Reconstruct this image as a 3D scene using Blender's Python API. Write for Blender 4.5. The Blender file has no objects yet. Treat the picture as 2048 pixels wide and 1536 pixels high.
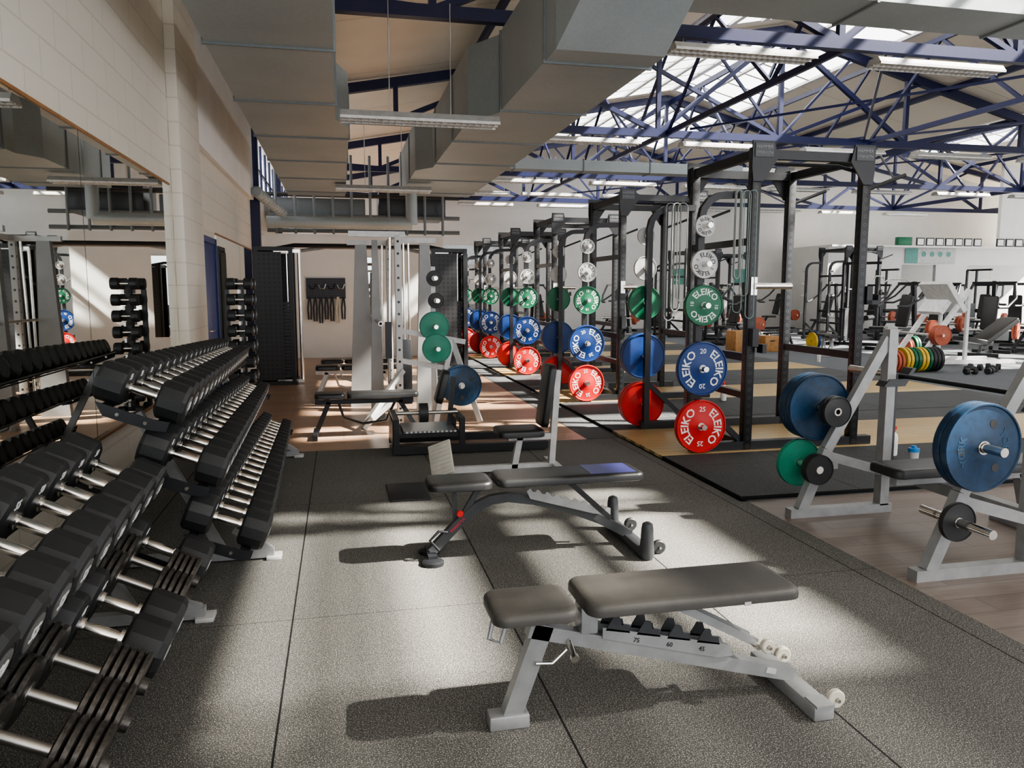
import bpy, bmesh, math, random
from mathutils import Vector, Matrix, Euler
random.seed(7)
S=bpy.context.scene; COL=S.collection
rad=math.radians
# ------------------------------------------------------------ materials
class G:
    def __init__(s,name):
        s.m=bpy.data.materials.new(name); s.m.use_nodes=True
        s.t=s.m.node_tree; s.b=s.t.nodes['Principled BSDF']; s.out=s.t.nodes['Material Output']
    def n(s,ty,**kw):
        nd=s.t.nodes.new(ty)
        for k,v in kw.items(): setattr(nd,k,v)
        return nd
    def l(s,a,b): s.t.links.new(a,b)
    def math(s,op,a,b=None,c=None):
        nd=s.t.nodes.new('ShaderNodeMath'); nd.operation=op
        for i,v in enumerate((a,b,c)):
            if v is None: continue
            if isinstance(v,(int,float)): nd.inputs[i].default_value=v
            else: s.l(v,nd.inputs[i])
        return nd.outputs[0]
    def mix(s,f,a,b):
        nd=s.t.nodes.new('ShaderNodeMix'); nd.data_type='RGBA'
        if isinstance(f,(int,float)): nd.inputs[0].default_value=f
        else: s.l(f,nd.inputs[0])
        for i,v in ((6,a),(7,b)):
            if isinstance(v,tuple): nd.inputs[i].default_value=v if len(v)==4 else (*v,1)
            else: s.l(v,nd.inputs[i])
        return nd.outputs[2]
    def coord(s): return s.t.nodes.new('ShaderNodeTexCoord').outputs['Object']
    def noise(s,scale,vec=None,detail=3,rough=.5):
        nd=s.n('ShaderNodeTexNoise'); nd.inputs['Scale'].default_value=scale; nd.inputs['Detail'].default_value=detail; nd.inputs['Roughness'].default_value=rough
        s.l(vec if vec is not None else s.coord(),nd.inputs['Vector']); return nd.outputs['Fac']
    def ramp(s,f,stops):
        nd=s.t.nodes.new('ShaderNodeValToRGB'); e=nd.color_ramp.elements
        while len(e)<len(stops): e.new(.5)
        for el,(p,c) in zip(e,stops): el.position=p; el.color=(*c,1) if len(c)==3 else c
        s.l(f,nd.inputs[0]); return nd.outputs[0]
    def bump(s,h,strength=.3,dist=.01):
        nd=s.t.nodes.new('ShaderNodeBump'); nd.inputs['Strength'].default_value=strength; nd.inputs['Distance'].default_value=dist
        s.l(h,nd.inputs['Height']); s.l(nd.outputs[0],s.b.inputs['Normal'])
    def col(s,c):
        if isinstance(c,tuple): s.b.inputs['Base Color'].default_value=(*c,1)
        else: s.l(c,s.b.inputs['Base Color'])
    def rm(s,r,m=0.):
        s.b.inputs['Roughness'].default_value=r; s.b.inputs['Metallic'].default_value=m
def simple(name,c,r=.5,m=0.,var=.12,ns=12,bump=0,bs=200):
    g=G(name); a=tuple(x*(1-var) for x in c); b=tuple(min(1,x*(1+var)) for x in c)
    g.col(g.ramp(g.noise(ns),[(.3,a),(.7,b)])); g.rm(r,m)
    if bump: g.bump(g.noise(bs),bump,.004)
    return g.m
BLK=simple('black_powder_coat',(.012,.013,.015),.38)
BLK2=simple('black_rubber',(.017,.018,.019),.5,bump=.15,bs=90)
VINYL=simple('black_vinyl',(.014,.014,.014),.34,bump=.2,bs=350)
VINYLG=simple('charcoal_vinyl',(.050,.047,.042),.5,bump=.25,bs=400)
GREY=simple('silver_grey_powder_coat',(.31,.315,.315),.38,.3)
DGREY=simple('dark_grey_coat',(.055,.058,.062),.38,.2)
MGREY=simple('mid_grey_cap',(.12,.12,.118),.45)
LGREY=simple('light_grey_coat',(.50,.50,.49),.35,.1)
CHROME=simple('chrome',(.82,.79,.74),.16,1.)
STEEL=simple('brushed_steel',(.5,.48,.45),.32,1.)
IRON=simple('worn_iron',(.085,.078,.070),.42,.7,.4,60,.3,120)
WHITE=simple('white_paint',(.76,.76,.74),.45)
LAMPW=simple('dull_white_enamel',(.42,.42,.40),.55)
CREAM=simple('cream_paint',(.55,.52,.43),.5)
RED=simple('red_rubber',(.55,.012,.010),.4)
BLUE=simple('blue_rubber',(.006,.036,.165),.4)
BLUEW=simple('worn_blue_plate',(.004,.028,.068),.4,.0,.3,30)
GREEN=simple('green_rubber',(.006,.12,.055),.4)
TGREEN=simple('teal_green_plate',(.012,.21,.13),.42)
YEL=simple('yellow_rubber',(.6,.40,.04),.45)
GWHITE=simple('pale_grey_rubber',(.5,.5,.49),.45)
ORG=simple('terracotta_rubber',(.42,.10,.05),.5)
NAVY=simple('navy_steel',(.007,.011,.058),.42,.0)
NAVYD=simple('navy_door',(.02,.035,.17),.4)
CRED=simple('red_plastic',(.6,.02,.02),.4)
CBLU=simple('blue_plastic',(.02,.2,.5),.4)
TXT=simple('white_lettering',(.8,.8,.78),.5,var=.02)
TXTG=simple('grey_lettering',(.28,.28,.28),.5,var=.02)
TXTD=simple('dark_lettering',(.03,.03,.03),.5)
TXTR=simple('red_lettering',(.45,.03,.06),.5)
FADE=simple('faded_blue_lettering',(.012,.055,.11),.5)
WOODB=simple('plywood_box',(.42,.22,.08),.5,var=.2)
TEAL=simple('teal_band',(.20,.30,.29),.6)
BANDG=simple('grey_band',(.30,.32,.31),.6)
TEALP=simple('teal_print',(.10,.30,.25),.5)
ORT=simple('varnished_wood_trim',(.32,.15,.055),.45)
LEAF=simple('patch_blue',(.04,.04,.17),.3)
GSHEET=simple('pale_grey_sheet_metal',(.26,.26,.258),.4,.2,.08,4)
def galv(name,a,b):
    g=G(name); v=g.n('ShaderNodeTexVoronoi'); v.inputs['Scale'].default_value=30; g.l(g.coord(),v.inputs['Vector'])
    f=g.math('ADD',g.math('MULTIPLY',v.outputs['Distance'],.2),g.math('MULTIPLY',g.noise(1.2),.75))
    g.col(g.ramp(f,[(.25,a),(.75,b)])); g.rm(.5,.3); return g.m
GALV=galv('galvanised_steel',(.32,.36,.365),(.42,.46,.465))
GALVD=galv('dull_galvanised_steel',(.17,.19,.195),(.24,.26,.265))
def mirror():
    g=G('mirror_glass'); g.col(g.ramp(g.noise(2),[(0,(.78,.81,.78)),(1,(.82,.85,.82))])); g.rm(.01,1.); return g.m
MIR=mirror()
def upright(name,base,holec,rr,ri,per):
    g=G(name); sp=g.n('ShaderNodeSeparateXYZ'); g.l(g.coord(),sp.inputs[0])
    ax=g.math('ABSOLUTE',sp.outputs[0]); ay=g.math('ABSOLUTE',sp.outputs[1]); mn=g.math('MINIMUM',ax,ay)
    z=g.math('SUBTRACT',g.math('FRACT',g.math('DIVIDE',sp.outputs[2],per)),.5); z=g.math('MULTIPLY',z,per)
    d=g.math('SQRT',g.math('ADD',g.math('MULTIPLY',mn,mn),g.math('MULTIPLY',z,z)))
    ring=g.math('MULTIPLY',g.math('LESS_THAN',d,rr),g.math('GREATER_THAN',d,ri))
    g.col(g.mix(ring,base,holec)); g.rm(.36); return g.m
UPR=upright('drilled_black_steel',(.013,.014,.016),(.09,.09,.09),.016,.0125,.075)
UPRW=upright('drilled_pale_steel',(.52,.525,.52),(.03,.03,.03),.014,-1,.13)
def perf(name,base,hole,sc):
    g=G(name); sp=g.n('ShaderNodeSeparateXYZ'); g.l(g.coord(),sp.inputs[0])
    h=g.math('ADD',sp.outputs[0],sp.outputs[1])
    a=g.math('SUBTRACT',g.math('FRACT',g.math('MULTIPLY',h,sc)),.5); b=g.math('SUBTRACT',g.math('FRACT',g.math('MULTIPLY',sp.outputs[2],sc)),.5)
    d=g.math('SQRT',g.math('ADD',g.math('MULTIPLY',a,a),g.math('MULTIPLY',b,b)))
    g.col(g.mix(g.math('LESS_THAN',d,.3),base,hole)); g.rm(.4,.2); return g.m
PERF=perf('perforated_black_panel',(.030,.030,.032),(.018,.018,.018),14)
PEG=perf('black_pegboard',(.05,.055,.07),(.02,.02,.02),20)
def diamond():
    g=G('diamond_plate'); v=g.n('ShaderNodeTexChecker'); v.inputs['Scale'].default_value=50; g.l(g.coord(),v.inputs['Vector'])
    g.col(g.mix(v.outputs['Fac'],(.2,.2,.2),(.7,.7,.7))); g.rm(.3,.8); return g.m
DIAM=diamond()
def rubberfloor(name,ca,cb,cs,seam=None,sp_=.6,sc=230):
    g=G(name); co=g.coord(); n1=g.noise(sc,co,2,.6); n2=g.noise(.8,co,4); n3=g.noise(110,co,3,.7)
    base=g.ramp(n2,[(.3,ca),(.7,cb)])
    c=g.mix(g.ramp(n1,[(sp_-.04,(0,0,0)),(sp_+.04,(1,1,1))]),base,cs)
    c=g.mix(g.ramp(n3,[(.48,(0,0,0)),(.66,(.6,.6,.6))]),c,tuple(x*.3 for x in ca))
    if seam:
        s=g.n('ShaderNodeSeparateXYZ'); g.l(co,s.inputs[0])
        def ln(o,off,per,w):
            f=g.math('FRACT',g.math('DIVIDE',g.math('ADD',o,off),per)); f=g.math('ABSOLUTE',g.math('SUBTRACT',f,.5)); return g.math('GREATER_THAN',f,.5-w/per)
        m=g.math('MAXIMUM',ln(s.outputs[0],seam[0],seam[1],.004),ln(s.outputs[1],seam[2],seam[3],.002))
        c=g.mix(m,c,(.008,.008,.008))
    g.col(c); g.rm(.8); g.b.inputs['Specular IOR Level'].default_value=.3; g.bump(n1,.5,.003); return g.m
RF=rubberfloor('speckled_rubber_flooring',(.070,.069,.064),(.094,.092,.085),(.52,.50,.45),(.25,.97,.4,1.95),.6)
RF2=rubberfloor('dark_rubber_tile',(.055,.058,.06),(.082,.086,.087),(.28,.28,.27),(0,.97,0,.97),.63)
RF3=rubberfloor('grey_rubber_flooring',(.105,.118,.13),(.13,.143,.158),(.3,.3,.3),(0,2,0,2))
def planks(name,a,b,rot=0,pl=1.2,pw=.16,r=.35):
    g=G(name); co=g.coord(); mp=g.n('ShaderNodeMapping'); mp.inputs['Rotation'].default_value=(0,0,rot); g.l(co,mp.inputs[0])
    br=g.n('ShaderNodeTexBrick'); br.inputs['Scale'].default_value=1; br.inputs['Brick Width'].default_value=pl; br.inputs['Row Height'].default_value=pw
    br.inputs['Mortar Size'].default_value=.0025; br.inputs['Color1'].default_value=(*a,1); br.inputs['Color2'].default_value=(*b,1); br.inputs['Mortar'].default_value=(a[0]*.3,a[1]*.3,a[2]*.3,1)
    g.l(mp.outputs[0],br.inputs['Vector'])
    m2=g.n('ShaderNodeMapping'); m2.inputs['Scale'].default_value=(3,40,1); m2.inputs['Rotation'].default_value=(0,0,rot); g.l(co,m2.inputs[0])
    n=g.noise(1,m2.outputs[0],5,.65)
    c=g.mix(g.ramp(n,[(.35,(0,0,0)),(.75,(.6,.6,.6))]),br.outputs['Color'],tuple(x*.5 for x in a)); g.col(c); g.rm(r); return g.m
WFM=planks('tan_brown_laminate',(.36,.22,.135),(.44,.28,.18),0)
WFR=planks('grey_brown_laminate',(.15,.11,.09),(.205,.16,.13),0)
DECK=planks('yellow_platform_wood',(.52,.36,.16),(.58,.42,.20),0,2.0,.12,.35)
def blockwall():
    g=G('painted_block_wall'); s=g.n('ShaderNodeSeparateXYZ'); g.l(g.coord(),s.inputs[0]); c=g.n('ShaderNodeCombineXYZ')
    g.l(g.math('ADD',s.outputs[0],s.outputs[1]),c.inputs[0]); g.l(s.outputs[2],c.inputs[1])
    br=g.n('ShaderNodeTexBrick'); br.inputs['Scale'].default_value=1; br.inputs['Brick Width'].default_value=.5; br.inputs['Row Height'].default_value=.22; br.inputs['Mortar Size'].default_value=.006
    br.inputs['Color1'].default_value=(.77,.72,.63,1); br.inputs['Color2'].default_value=(.75,.70,.61,1); br.inputs['Mortar'].default_value=(.64,.59,.50,1); g.l(c.outputs[0],br.inputs['Vector'])
    g.col(br.outputs['Color']); g.rm(.38); g.bump(g.math('SUBTRACT',1,br.outputs['Fac']),.6,.006); return g.m
BLOCK=blockwall()
PLAS=simple('white_plaster',(.72,.71,.685),.7,var=.03,ns=3)
def ceil():
    g=G('cream_roof_board'); s=g.n('ShaderNodeSeparateXYZ'); g.l(g.coord(),s.inputs[0])
    f=g.math('FRACT',g.math('DIVIDE',s.outputs[1],2.9)); ln=g.math('LESS_THAN',f,.006)
    c=g.mix(ln,g.ramp(g.noise(1.5),[(.3,(.88,.79,.65)),(.7,(.93,.84,.71))]),(.6,.5,.4)); g.col(c); g.rm(.8); return g.m
CEIL=ceil()
def skyglass(name,f):
    g=G(name); t=g.t.nodes
    tr=t.new('ShaderNodeBsdfTransparent'); tr.inputs[0].default_value=(.97,.98,1,1); tl=t.new('ShaderNodeBsdfTranslucent'); tl.inputs[0].default_value=(.9,.93,.95,1)
    mx=t.new('ShaderNodeMixShader'); mx.inputs[0].default_value=f; g.l(tr.outputs[0],mx.inputs[1]); g.l(tl.outputs[0],mx.inputs[2]); g.l(mx.outputs[0],g.out.inputs[0]); return g.m
SKYG=skyglass('milky_skylight_panel',.18); SKYF=skyglass('sun_dimming_skylight_panel',.93); SKYH=skyglass('half_sun_dimming_skylight_panel',.55)  # dimming panels serve unseen near units, added to weaken sun on the floor
# ------------------------------------------------------------ mesh builder
def frame(d):
    d=d.normalized(); u=Vector((0,0,1)) if abs(d.z)<.95 else Vector((0,1,0))
    x=u.cross(d).normalized(); y=d.cross(x).normalized(); return x,y
class MB:
    def __init__(s): s.bm=bmesh.new()
    def box(s,c,size,rot=(0,0,0),bev=0,seg=2):
        vs=bmesh.ops.create_cube(s.bm,size=1)['verts']
        m=Matrix.Translation(c)@Euler(rot).to_matrix().to_4x4()@Matrix.Diagonal((*size,1))
        bmesh.ops.transform(s.bm,matrix=m,verts=vs)
        if bev:
            es={e for v in vs for e in v.link_edges}
            bmesh.ops.bevel(s.bm,geom=list(es),offset=bev,segments=seg,affect='EDGES',profile=.5)
        return s
    def slab(s,x0,x1,y0,y1,z0,z1,bev=0): return s.box(((x0+x1)/2,(y0+y1)/2,(z0+z1)/2),(x1-x0,y1-y0,z1-z0),bev=bev)
    def sweep(s,pts,sec,closed=False):
        pts=[Vector(p) for p in pts]; n=len(pts); rings=[]; px=None
        for i,p in enumerate(pts):
            if closed: d=(pts[(i+1)%n]-pts[i-1])
            else: d=(pts[min(i+1,n-1)]-pts[max(i-1,0)])
            d.normalize()
            if px is None: x,_=frame(d)
            else: x=(px-d*px.dot(d)).normalized()
            y=d.cross(x).normalized(); px=x
            rings.append([s.bm.verts.new(p+x*a_+y*b_) for a_,b_ in sec])
        m=len(sec)
        for i in (range(n) if closed else range(n-1)):
            A=rings[i]; B=rings[(i+1)%n]
            for j in range(m): s.bm.faces.new((A[j],A[(j+1)%m],B[(j+1)%m],B[j]))
        if not closed:
            s.bm.faces.new(list(reversed(rings[0]))); s.bm.faces.new(rings[-1])
        return s
    def tube(s,pts,r,n=10,closed=False): return s.sweep(pts,[(r*math.cos(2*math.pi*i/n),r*math.sin(2*math.pi*i/n)) for i in range(n)],closed)
    def beam(s,p0,p1,w,h=None): return s.sq([p0,p1],w,h)
    def sq(s,pts,w,h=None):
        h=h or w; return s.sweep(pts,[(-w/2,-h/2),(w/2,-h/2),(w/2,h/2),(-w/2,h/2)])
    def cyl(s,p0,p1,r,n=20): return s.tube([p0,p1],r,n)
    def rings(s,prof,axis,c,n,ph=0):
        out=[]; c=Vector(c)
        for r,h in prof:
            R=[]
            for i in range(n):
                a=2*math.pi*i/n+ph; u=r*math.cos(a); v=r*math.sin(a)
                R.append(s.bm.verts.new(c+Vector({'Y':(u,h,v),'X':(h,u,v),'Z':(u,v,h)}[axis])))
            out.append(R)
        return out
    def lathe(s,prof,axis='Y',c=(0,0,0),n=36,closed=True):
        R=s.rings(prof,axis,c,n); k=len(R)
        for i in range(k if closed else k-1):
            A=R[i];B=R[(i+1)%k]
            for j in range(n): s.bm.faces.new((A[j],A[(j+1)%n],B[(j+1)%n],B[j]))
        return s
    def cap(s,prof,axis='X',c=(0,0,0),n=12,ph=0):
        R=s.rings(prof,axis,c,n,ph)
        for A,B in zip(R,R[1:]):
            for j in range(n): s.bm.faces.new((A[j],A[(j+1)%n],B[(j+1)%n],B[j]))
        s.bm.faces.new(R[0]); s.bm.faces.new(list(reversed(R[-1]))); return s
    def quad(s,pts): s.bm.faces.new([s.bm.verts.new(p) for p in pts]); return s
    def prism(s,pts,off):
        off=Vector(off); A=[s.bm.verts.new(p) for p in pts]; B=[s.bm.verts.new(Vector(p)+off) for p in pts]; n=len(pts)
        s.bm.faces.new(A); s.bm.faces.new(list(reversed(B)))
        for i in range(n): s.bm.faces.new((A[i],B[i],B[(i+1)%n],A[(i+1)%n]))
        return s
    def mesh(s,name,ang=35):
        bmesh.ops.recalc_face_normals(s.bm,faces=s.bm.faces[:])
        me=bpy.data.meshes.new(name); s.bm.to_mesh(me); s.bm.free()
        for p in me.polygons: p.use_smooth=True
        me.set_sharp_from_angle(angle=rad(ang)); return me
def textmesh(body,size,R=None,ext=.0008,bold=.02):
    cu=bpy.data.curves.new('lettering','FONT'); cu.body=body; cu.size=size; cu.align_x='CENTER'; cu.align_y='CENTER'; cu.extrude=ext; cu.resolution_u=2; cu.offset=size*bold
    ob=bpy.data.objects.new('tmp_text',cu); COL.objects.link(ob); bpy.context.view_layer.update()
    me=bpy.data.meshes.new_from_object(ob.evaluated_get(bpy.context.evaluated_depsgraph_get()))
    bpy.data.objects.remove(ob); bpy.data.curves.remove(cu)
    if R:
        for v in me.vertices:
            x,y,z=v.co; t=x/R; r=R+y; v.co=(r*math.sin(t),r*math.cos(t),z)
    return me
def setmat(me,mat): me.materials.clear(); me.materials.append(mat); return me
class Thing:
    def __init__(s,name,label,cat,solo=False): s.name=name; s.label=label; s.cat=cat; s.parts=[]; s.solo=solo
    def add(s,name,mb,mat,parent=None,loc=(0,0,0),rot=(0,0,0),label=None,ang=35):
        me=mb.mesh(s.name+'_'+name,ang) if isinstance(mb,MB) else mb
        if mat: setmat(me,mat)
        s.parts.append((name,me,parent,loc,rot,label)); return len(s.parts)-1
    def put(s,loc=(0,0,0),rot=(0,0,0),label=None,group=None,scale=1.):
        root=bpy.data.objects.new(s.name,s.parts[0][1] if s.solo else None)
        if not s.solo: root.empty_display_size=.1
        COL.objects.link(root); root.location=loc; root.rotation_euler=rot; root.scale=(scale,)*3 if isinstance(scale,(int,float)) else scale
        root['label']=label or s.label; root['category']=s.cat
        if group: root['group']=group
        obs=[]
        for i,(nm,me,pa,l,r,lb) in enumerate(s.parts):
            if s.solo and i==0: obs.append(root); continue
            o=bpy.data.objects.new(nm,me); COL.objects.link(o); o.parent=root if pa is None else obs[pa]; o.location=l; o.rotation_euler=r
            if lb: o['label']=lb
            obs.append(o)
        return root
def struct(name,mb,mat,label,cat,loc=(0,0,0)):
    me=mb.mesh(name); setmat(me,mat)
    o=bpy.data.objects.new(name,me); COL.objects.link(o); o.location=loc; o['kind']='structure'; o['label']=label; o['category']=cat; return o
def child(par,name,mb,mat):
    me=mb.mesh(name); setmat(me,mat); o=bpy.data.objects.new(name,me); COL.objects.link(o); o.parent=par; return o
def solo(name,mb,mat,label,cat,loc=(0,0,0),rot=(0,0,0),group=None):
    t=Thing(name,label,cat,True); t.add(name,mb,mat); return t.put(loc,rot,group=group)
# ------------------------------------------------------------ room shell
XL=-1.55; YB=28.
struct('floor',MB().slab(XL-.2,2.8,-1.5,7.3,-.06,0),RF,'dark speckled rubber gym flooring with fine seams','floor')
struct('floor',MB().slab(XL-.2,2.4,7.3,YB,-.06,0),WFM,'tan brown laminate plank floor','floor')
struct('floor',MB().slab(2.4,2.75,7.3,YB,-.06,.004),RF2,'dark rubber strip beside the lifting platforms','floor')
struct('floor',MB().slab(2.8,9,-1.5,4.86,-.06,0),WFR,'grey brown laminate plank floor','floor')
struct('floor',MB().slab(2.75,9,4.86,YB,-.06,0),RF3,'grey rubber base floor under platforms','floor')
struct('floor',MB().slab(9,30,-1.5,YB,-.06,0),RF3,'wide grey rubber gym floor','floor')
PR=[(XL-.2,4.91),(9,6.9),(15,5.4),(21,6.9),(30,5.2)]
def zr(x):
    for (a,za),(b,zb) in zip(PR,PR[1:]):
        if a<=x<=b: return za+(zb-za)*(x-a)/(b-a)
    return PR[-1][1]
def roofq(mb,x0,x1,y0,y1,th=.06):
    mb.prism([(x0,y0,zr(x0)),(x1,y0,zr(x1)),(x1,y1,zr(x1)),(x0,y1,zr(x0))],(0,0,th))
mb=MB()
SX1=(6.66,11.0); SX2=(19.3,22.6)
def sxr(sx,a): return 9.62 if (sx is SX1 and a<5) else sx[1]  # near strip is out of view, cut short to limit the floor sun patch
for a,b in ((XL-.2,SX1[0]),(SX1[1],15),(15,SX2[0]),(SX2[1],30)): roofq(mb,a,b,-5,YB)
units=[(-2.6,.30),(.30,.55),(.55,3.1),(5.6,8.8),(10.0,14.5),(15.3,20.3),(21.1,26.1)]
prev=-5
for a,b in units+[(YB,YB)]:
    for sx,mid in ((SX1,9),(SX2,21)):
        if a>prev: roofq(mb,sx[0],mid,prev,a); roofq(mb,mid,sx[1],prev,a)
        if sxr(sx,a)<sx[1] and b>a: roofq(mb,sxr(sx,a),sx[1],a,b)
        if sx is SX2 and b<9 and b>a: roofq(mb,sx[0],mid,a,b); roofq(mb,mid,sx[1],a,b)
    prev=b
struct('ceiling',mb,CEIL,'cream boarded gabled roof underside','ceiling')
wn=1
for a,b in units:
    for sx,mid in ((SX1,9),(SX2,21)):
        if mid==21 and b<9: continue
        xr=sxr(sx,a); t=MB()
        for x0,x1 in ((sx[0],mid),(mid,xr)):
            z0,z1=zr(x0)+.05,zr(x1)+.05
            t.quad([(x0,a,z0),(x1,a,z1),(x1,b,z1),(x0,b,z0)])
        w=struct('window_%d'%wn,t,SKYF if a<0 else (SKYH if a<.5 else SKYG),'milky glazed ridge skylight strip','skylight'); wn+=1  # nearest panes are unseen, added as sun dimmers over the front floor
        f=MB(); k=0 if a==.30 else 1 if a<5 else max(2,int((b-a)/.8))
        for i in range(k+1):
            if k==0: break
            y=a+(b-a)*i/k
            for x0,x1 in ((sx[0],mid),(mid,xr)): f.beam((x0,y,zr(x0)+.02),(x1,y,zr(x1)+.02),.07 if a>5 else .03,.04)
        if mid==9: bars=((sx[0],.06),(7.02,.16),(7.38,.14),(8.28,.5),(9,.3),(xr,.06)) if 0<a<5 else ((sx[0],.09),(7.6,.09),(8.3,.09),(9,.14),(9.7 if a>5 else 9.5,.09),(xr,.09))  # near bars are out of view, widened to cast stripes into the floor sun
        else: bars=((19.3,.09),(20.1,.07),(21,.1),(21.8,.07),(22.6,.09))
        for q,wd in bars: f.beam((q,a,zr(q)),(q,b,zr(q)),wd,.06)
        child(w,'glazing_bars',f,WHITE)
# left wall
struct('wall_left',MB().slab(XL-.2,XL,-1.5,14.8,0,4.93),BLOCK,'cream painted block wall','wall')
struct('wall_left',MB().slab(XL-.2,XL,14.8,YB,0,3.4).slab(XL-.2,XL,14.8,YB,4.6,4.93),BLOCK,'cream painted block wall below clerestory','wall')
struct('trim_1',MB().slab(XL,XL+.1,8.05,9.15,0,4.9,.004),BLOCK,'cream painted wall pilaster','pilaster')
struct('trim_2',MB().slab(XL,XL+.08,9.15,14.8,3.1,4.9,.004),PLAS,'smooth white painted upper wall band','wall band')
t=MB()
for i in range(12): t.beam((XL-.08,14.8+i*1.1,3.4),(XL-.08,14.8+i*1.1,4.6),.06)
t.beam((XL-.08,14.8,4.0),(XL-.08,YB,4.0),.05); t.beam((XL-.08,14.8,3.43),(XL-.08,YB,3.43),.06)
w=struct('window_%d'%wn,MB().quad([(XL-.09,14.8,3.4),(XL-.09,YB,3.4),(XL-.09,YB,4.6),(XL-.09,14.8,4.6)]),SKYG,'milky clerestory window band','window'); wn+=1
child(w,'mullion_frame',t,NAVY)
struct('wall_back',MB().slab(XL-.2,30,YB,YB+.2,0,7.0),PLAS,'white painted far end wall','wall')
struct('wall_partition',MB().slab(XL,2.3,17.5,17.62,0,2.7),PLAS,'white partition wall behind the machines','wall')
t=MB(); ops=[(20.5,22.0),(23.4,27.5)]
x=17.4
for a,b in ops: t.slab(x,a,25.2,25.35,0,3.05); x=b
t.slab(x,30,25.2,25.35,0,3.05)
for a,b in ops: t.slab(a,b,25.2,25.35,2.42,3.05)
t.slab(17.4,30,25.0,YB,3.05,3.12); t.slab(17.4,17.55,25.35,YB,0,3.05)
struct('wall_office',t,PLAS,'white low office block with door openings and a ledge','wall')
struct('wall_end',MB().slab(24.6,30,25.05,25.2,3.13,6.2),PLAS,'white upper wall return','wall')
dr=struct('door_1',MB().slab(XL,XL+.04,9.25,10.25,0.01,2.05,.004),NAVYD,'navy blue steel door with a lever handle','door')
child(dr,'door_frame',MB().slab(XL,XL+.06,9.18,9.25,0,2.12).slab(XL,XL+.06,10.25,10.32,0,2.12).slab(XL,XL+.06,9.18,10.32,2.05,2.12),NAVYD)
child(dr,'handle',MB().tube([(XL+.04,9.4,1.02),(XL+.1,9.4,1.02),(XL+.1,9.54,1.02)],.012).box((XL+.045,9.4,1.0),(.012,.05,.2)),CHROME)
for a,b,z0,z1 in ((-1.4,2.6,.55,2.47),(2.61,5.3,.55,2.47),(5.31,7.87,.55,2.47),(10.65,13.0,.3,2.2),(13.01,14.75,.3,2.2)):
    solo('wall_mirror',MB().slab(XL+.002,XL+.012,a,b,z0,z1),MIR,'large frameless wall mirror panel','mirror',group='wall mirrors')
struct('trim_3',MB().slab(XL+.001,XL+.02,-1.4,7.9,2.47,2.488).slab(XL+.001,XL+.02,-1.4,7.9,.53,.55),ORT,'thin varnished wood mirror edging','trim')
struct('trim_4',MB().slab(XL+.001,XL+.02,10.6,14.8,2.2,2.22),ORT,'thin varnished wood mirror edging','trim')
# ------------------------------------------------------------ roof trusses
nodes=[-1.45,1.1,3.7,6.3,9,12,15,18,21,25,29.5]
tr=Thing('roof_truss','dark blue steel roof truss with diagonal braces','roof truss')
tr.add('bottom_chord',MB().beam((-1.5,0,4.6),(29.8,0,4.6),.12,.14),NAVY)
tp=MB()
for a,b in ((-1.5,9),(9,15),(15,21),(21,29.5)): tp.beam((a,0,zr(a)-.14),(b,0,zr(b)-.14),.13,.17)
tr.add('top_chord',tp,NAVY)
for i,x in enumerate(nodes):
    if zr(x)>5.0 : tr.add('brace',MB().beam((x,0,4.6),(x,0,zr(x)-.15),.085),NAVY)
    if i+1<len(nodes):
        y=nodes[i+1]
        if i%2==0: tr.add('brace',MB().beam((x,0,zr(x)-.2),(y,0,4.62),.09),NAVY)
        else: tr.add('brace',MB().beam((x,0,4.62),(y,0,zr(y)-.2),.09),NAVY)
    if x in (9,21):
        for dx in (-3.3,3.3): tr.add('brace',MB().beam((x,0,4.62),(x+dx,0,zr(x+dx)-.2),.07),NAVY)
        for dx in (-1.6,1.6): tr.add('brace',MB().beam((x,0,4.62),(x+dx,0,zr(x+dx)-.2),.05),NAVY)
for y in (3.3,9.1,14.9,20.7,26.5): tr.put((0,y,0),group='roof trusses')
lb=Thing('roof_bracing','dark blue longitudinal lattice bracing between trusses','roof bracing')
lb.add('chord',MB().beam((0,0,0),(0,5.7,0),.06),NAVY); lb.add('chord',MB().beam((0,0,1),(0,5.7,1),.06),NAVY)
for k in range(3):
    a=k*1.9; b=min(a+1.9,5.7)
    lb.add('brace',MB().beam((0,a,0 if k%2 else 1),(0,b,1 if k%2 else 0),.045),NAVY)
for y in (9.15,14.95,20.75):
    for x in (6.5,9.1,11.1,21,4.2):
        if x==9.1 and y<10: continue
        lb.put((x,y,4.62),group='longitudinal roof bracing',scale=(1,1,zr(x)-.22-4.62))
for y in (9.1,14.9,20.7):
    for x0,x1,zz in ((7.0,11.0,4.66),(11.0,7.0,4.72),(11.2,16.5,4.66),(16.5,11.2,4.72)):
        solo('sway_rod',MB().beam((x0,y,zz),(x1,y+5.8,zz),.04),NAVY,'dark blue diagonal steel bracing bar','roof bracing',group='diagonal roof bars')
    for x in (2.4,4.6,13,17,24): solo('purlin',MB().beam((x,y,zr(x)-.1),(x,y+5.8,zr(x)-.1),.08,.12),NAVY,'dark blue steel purlin under the roof boards','roof beam',group='roof purlins')
for y in (15.0,20.7): solo('steel_column',MB().slab(XL,XL+.16,y-.08,y+.08,0,4.9),NAVY,'dark blue steel wall column','column',group='wall columns')
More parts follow.
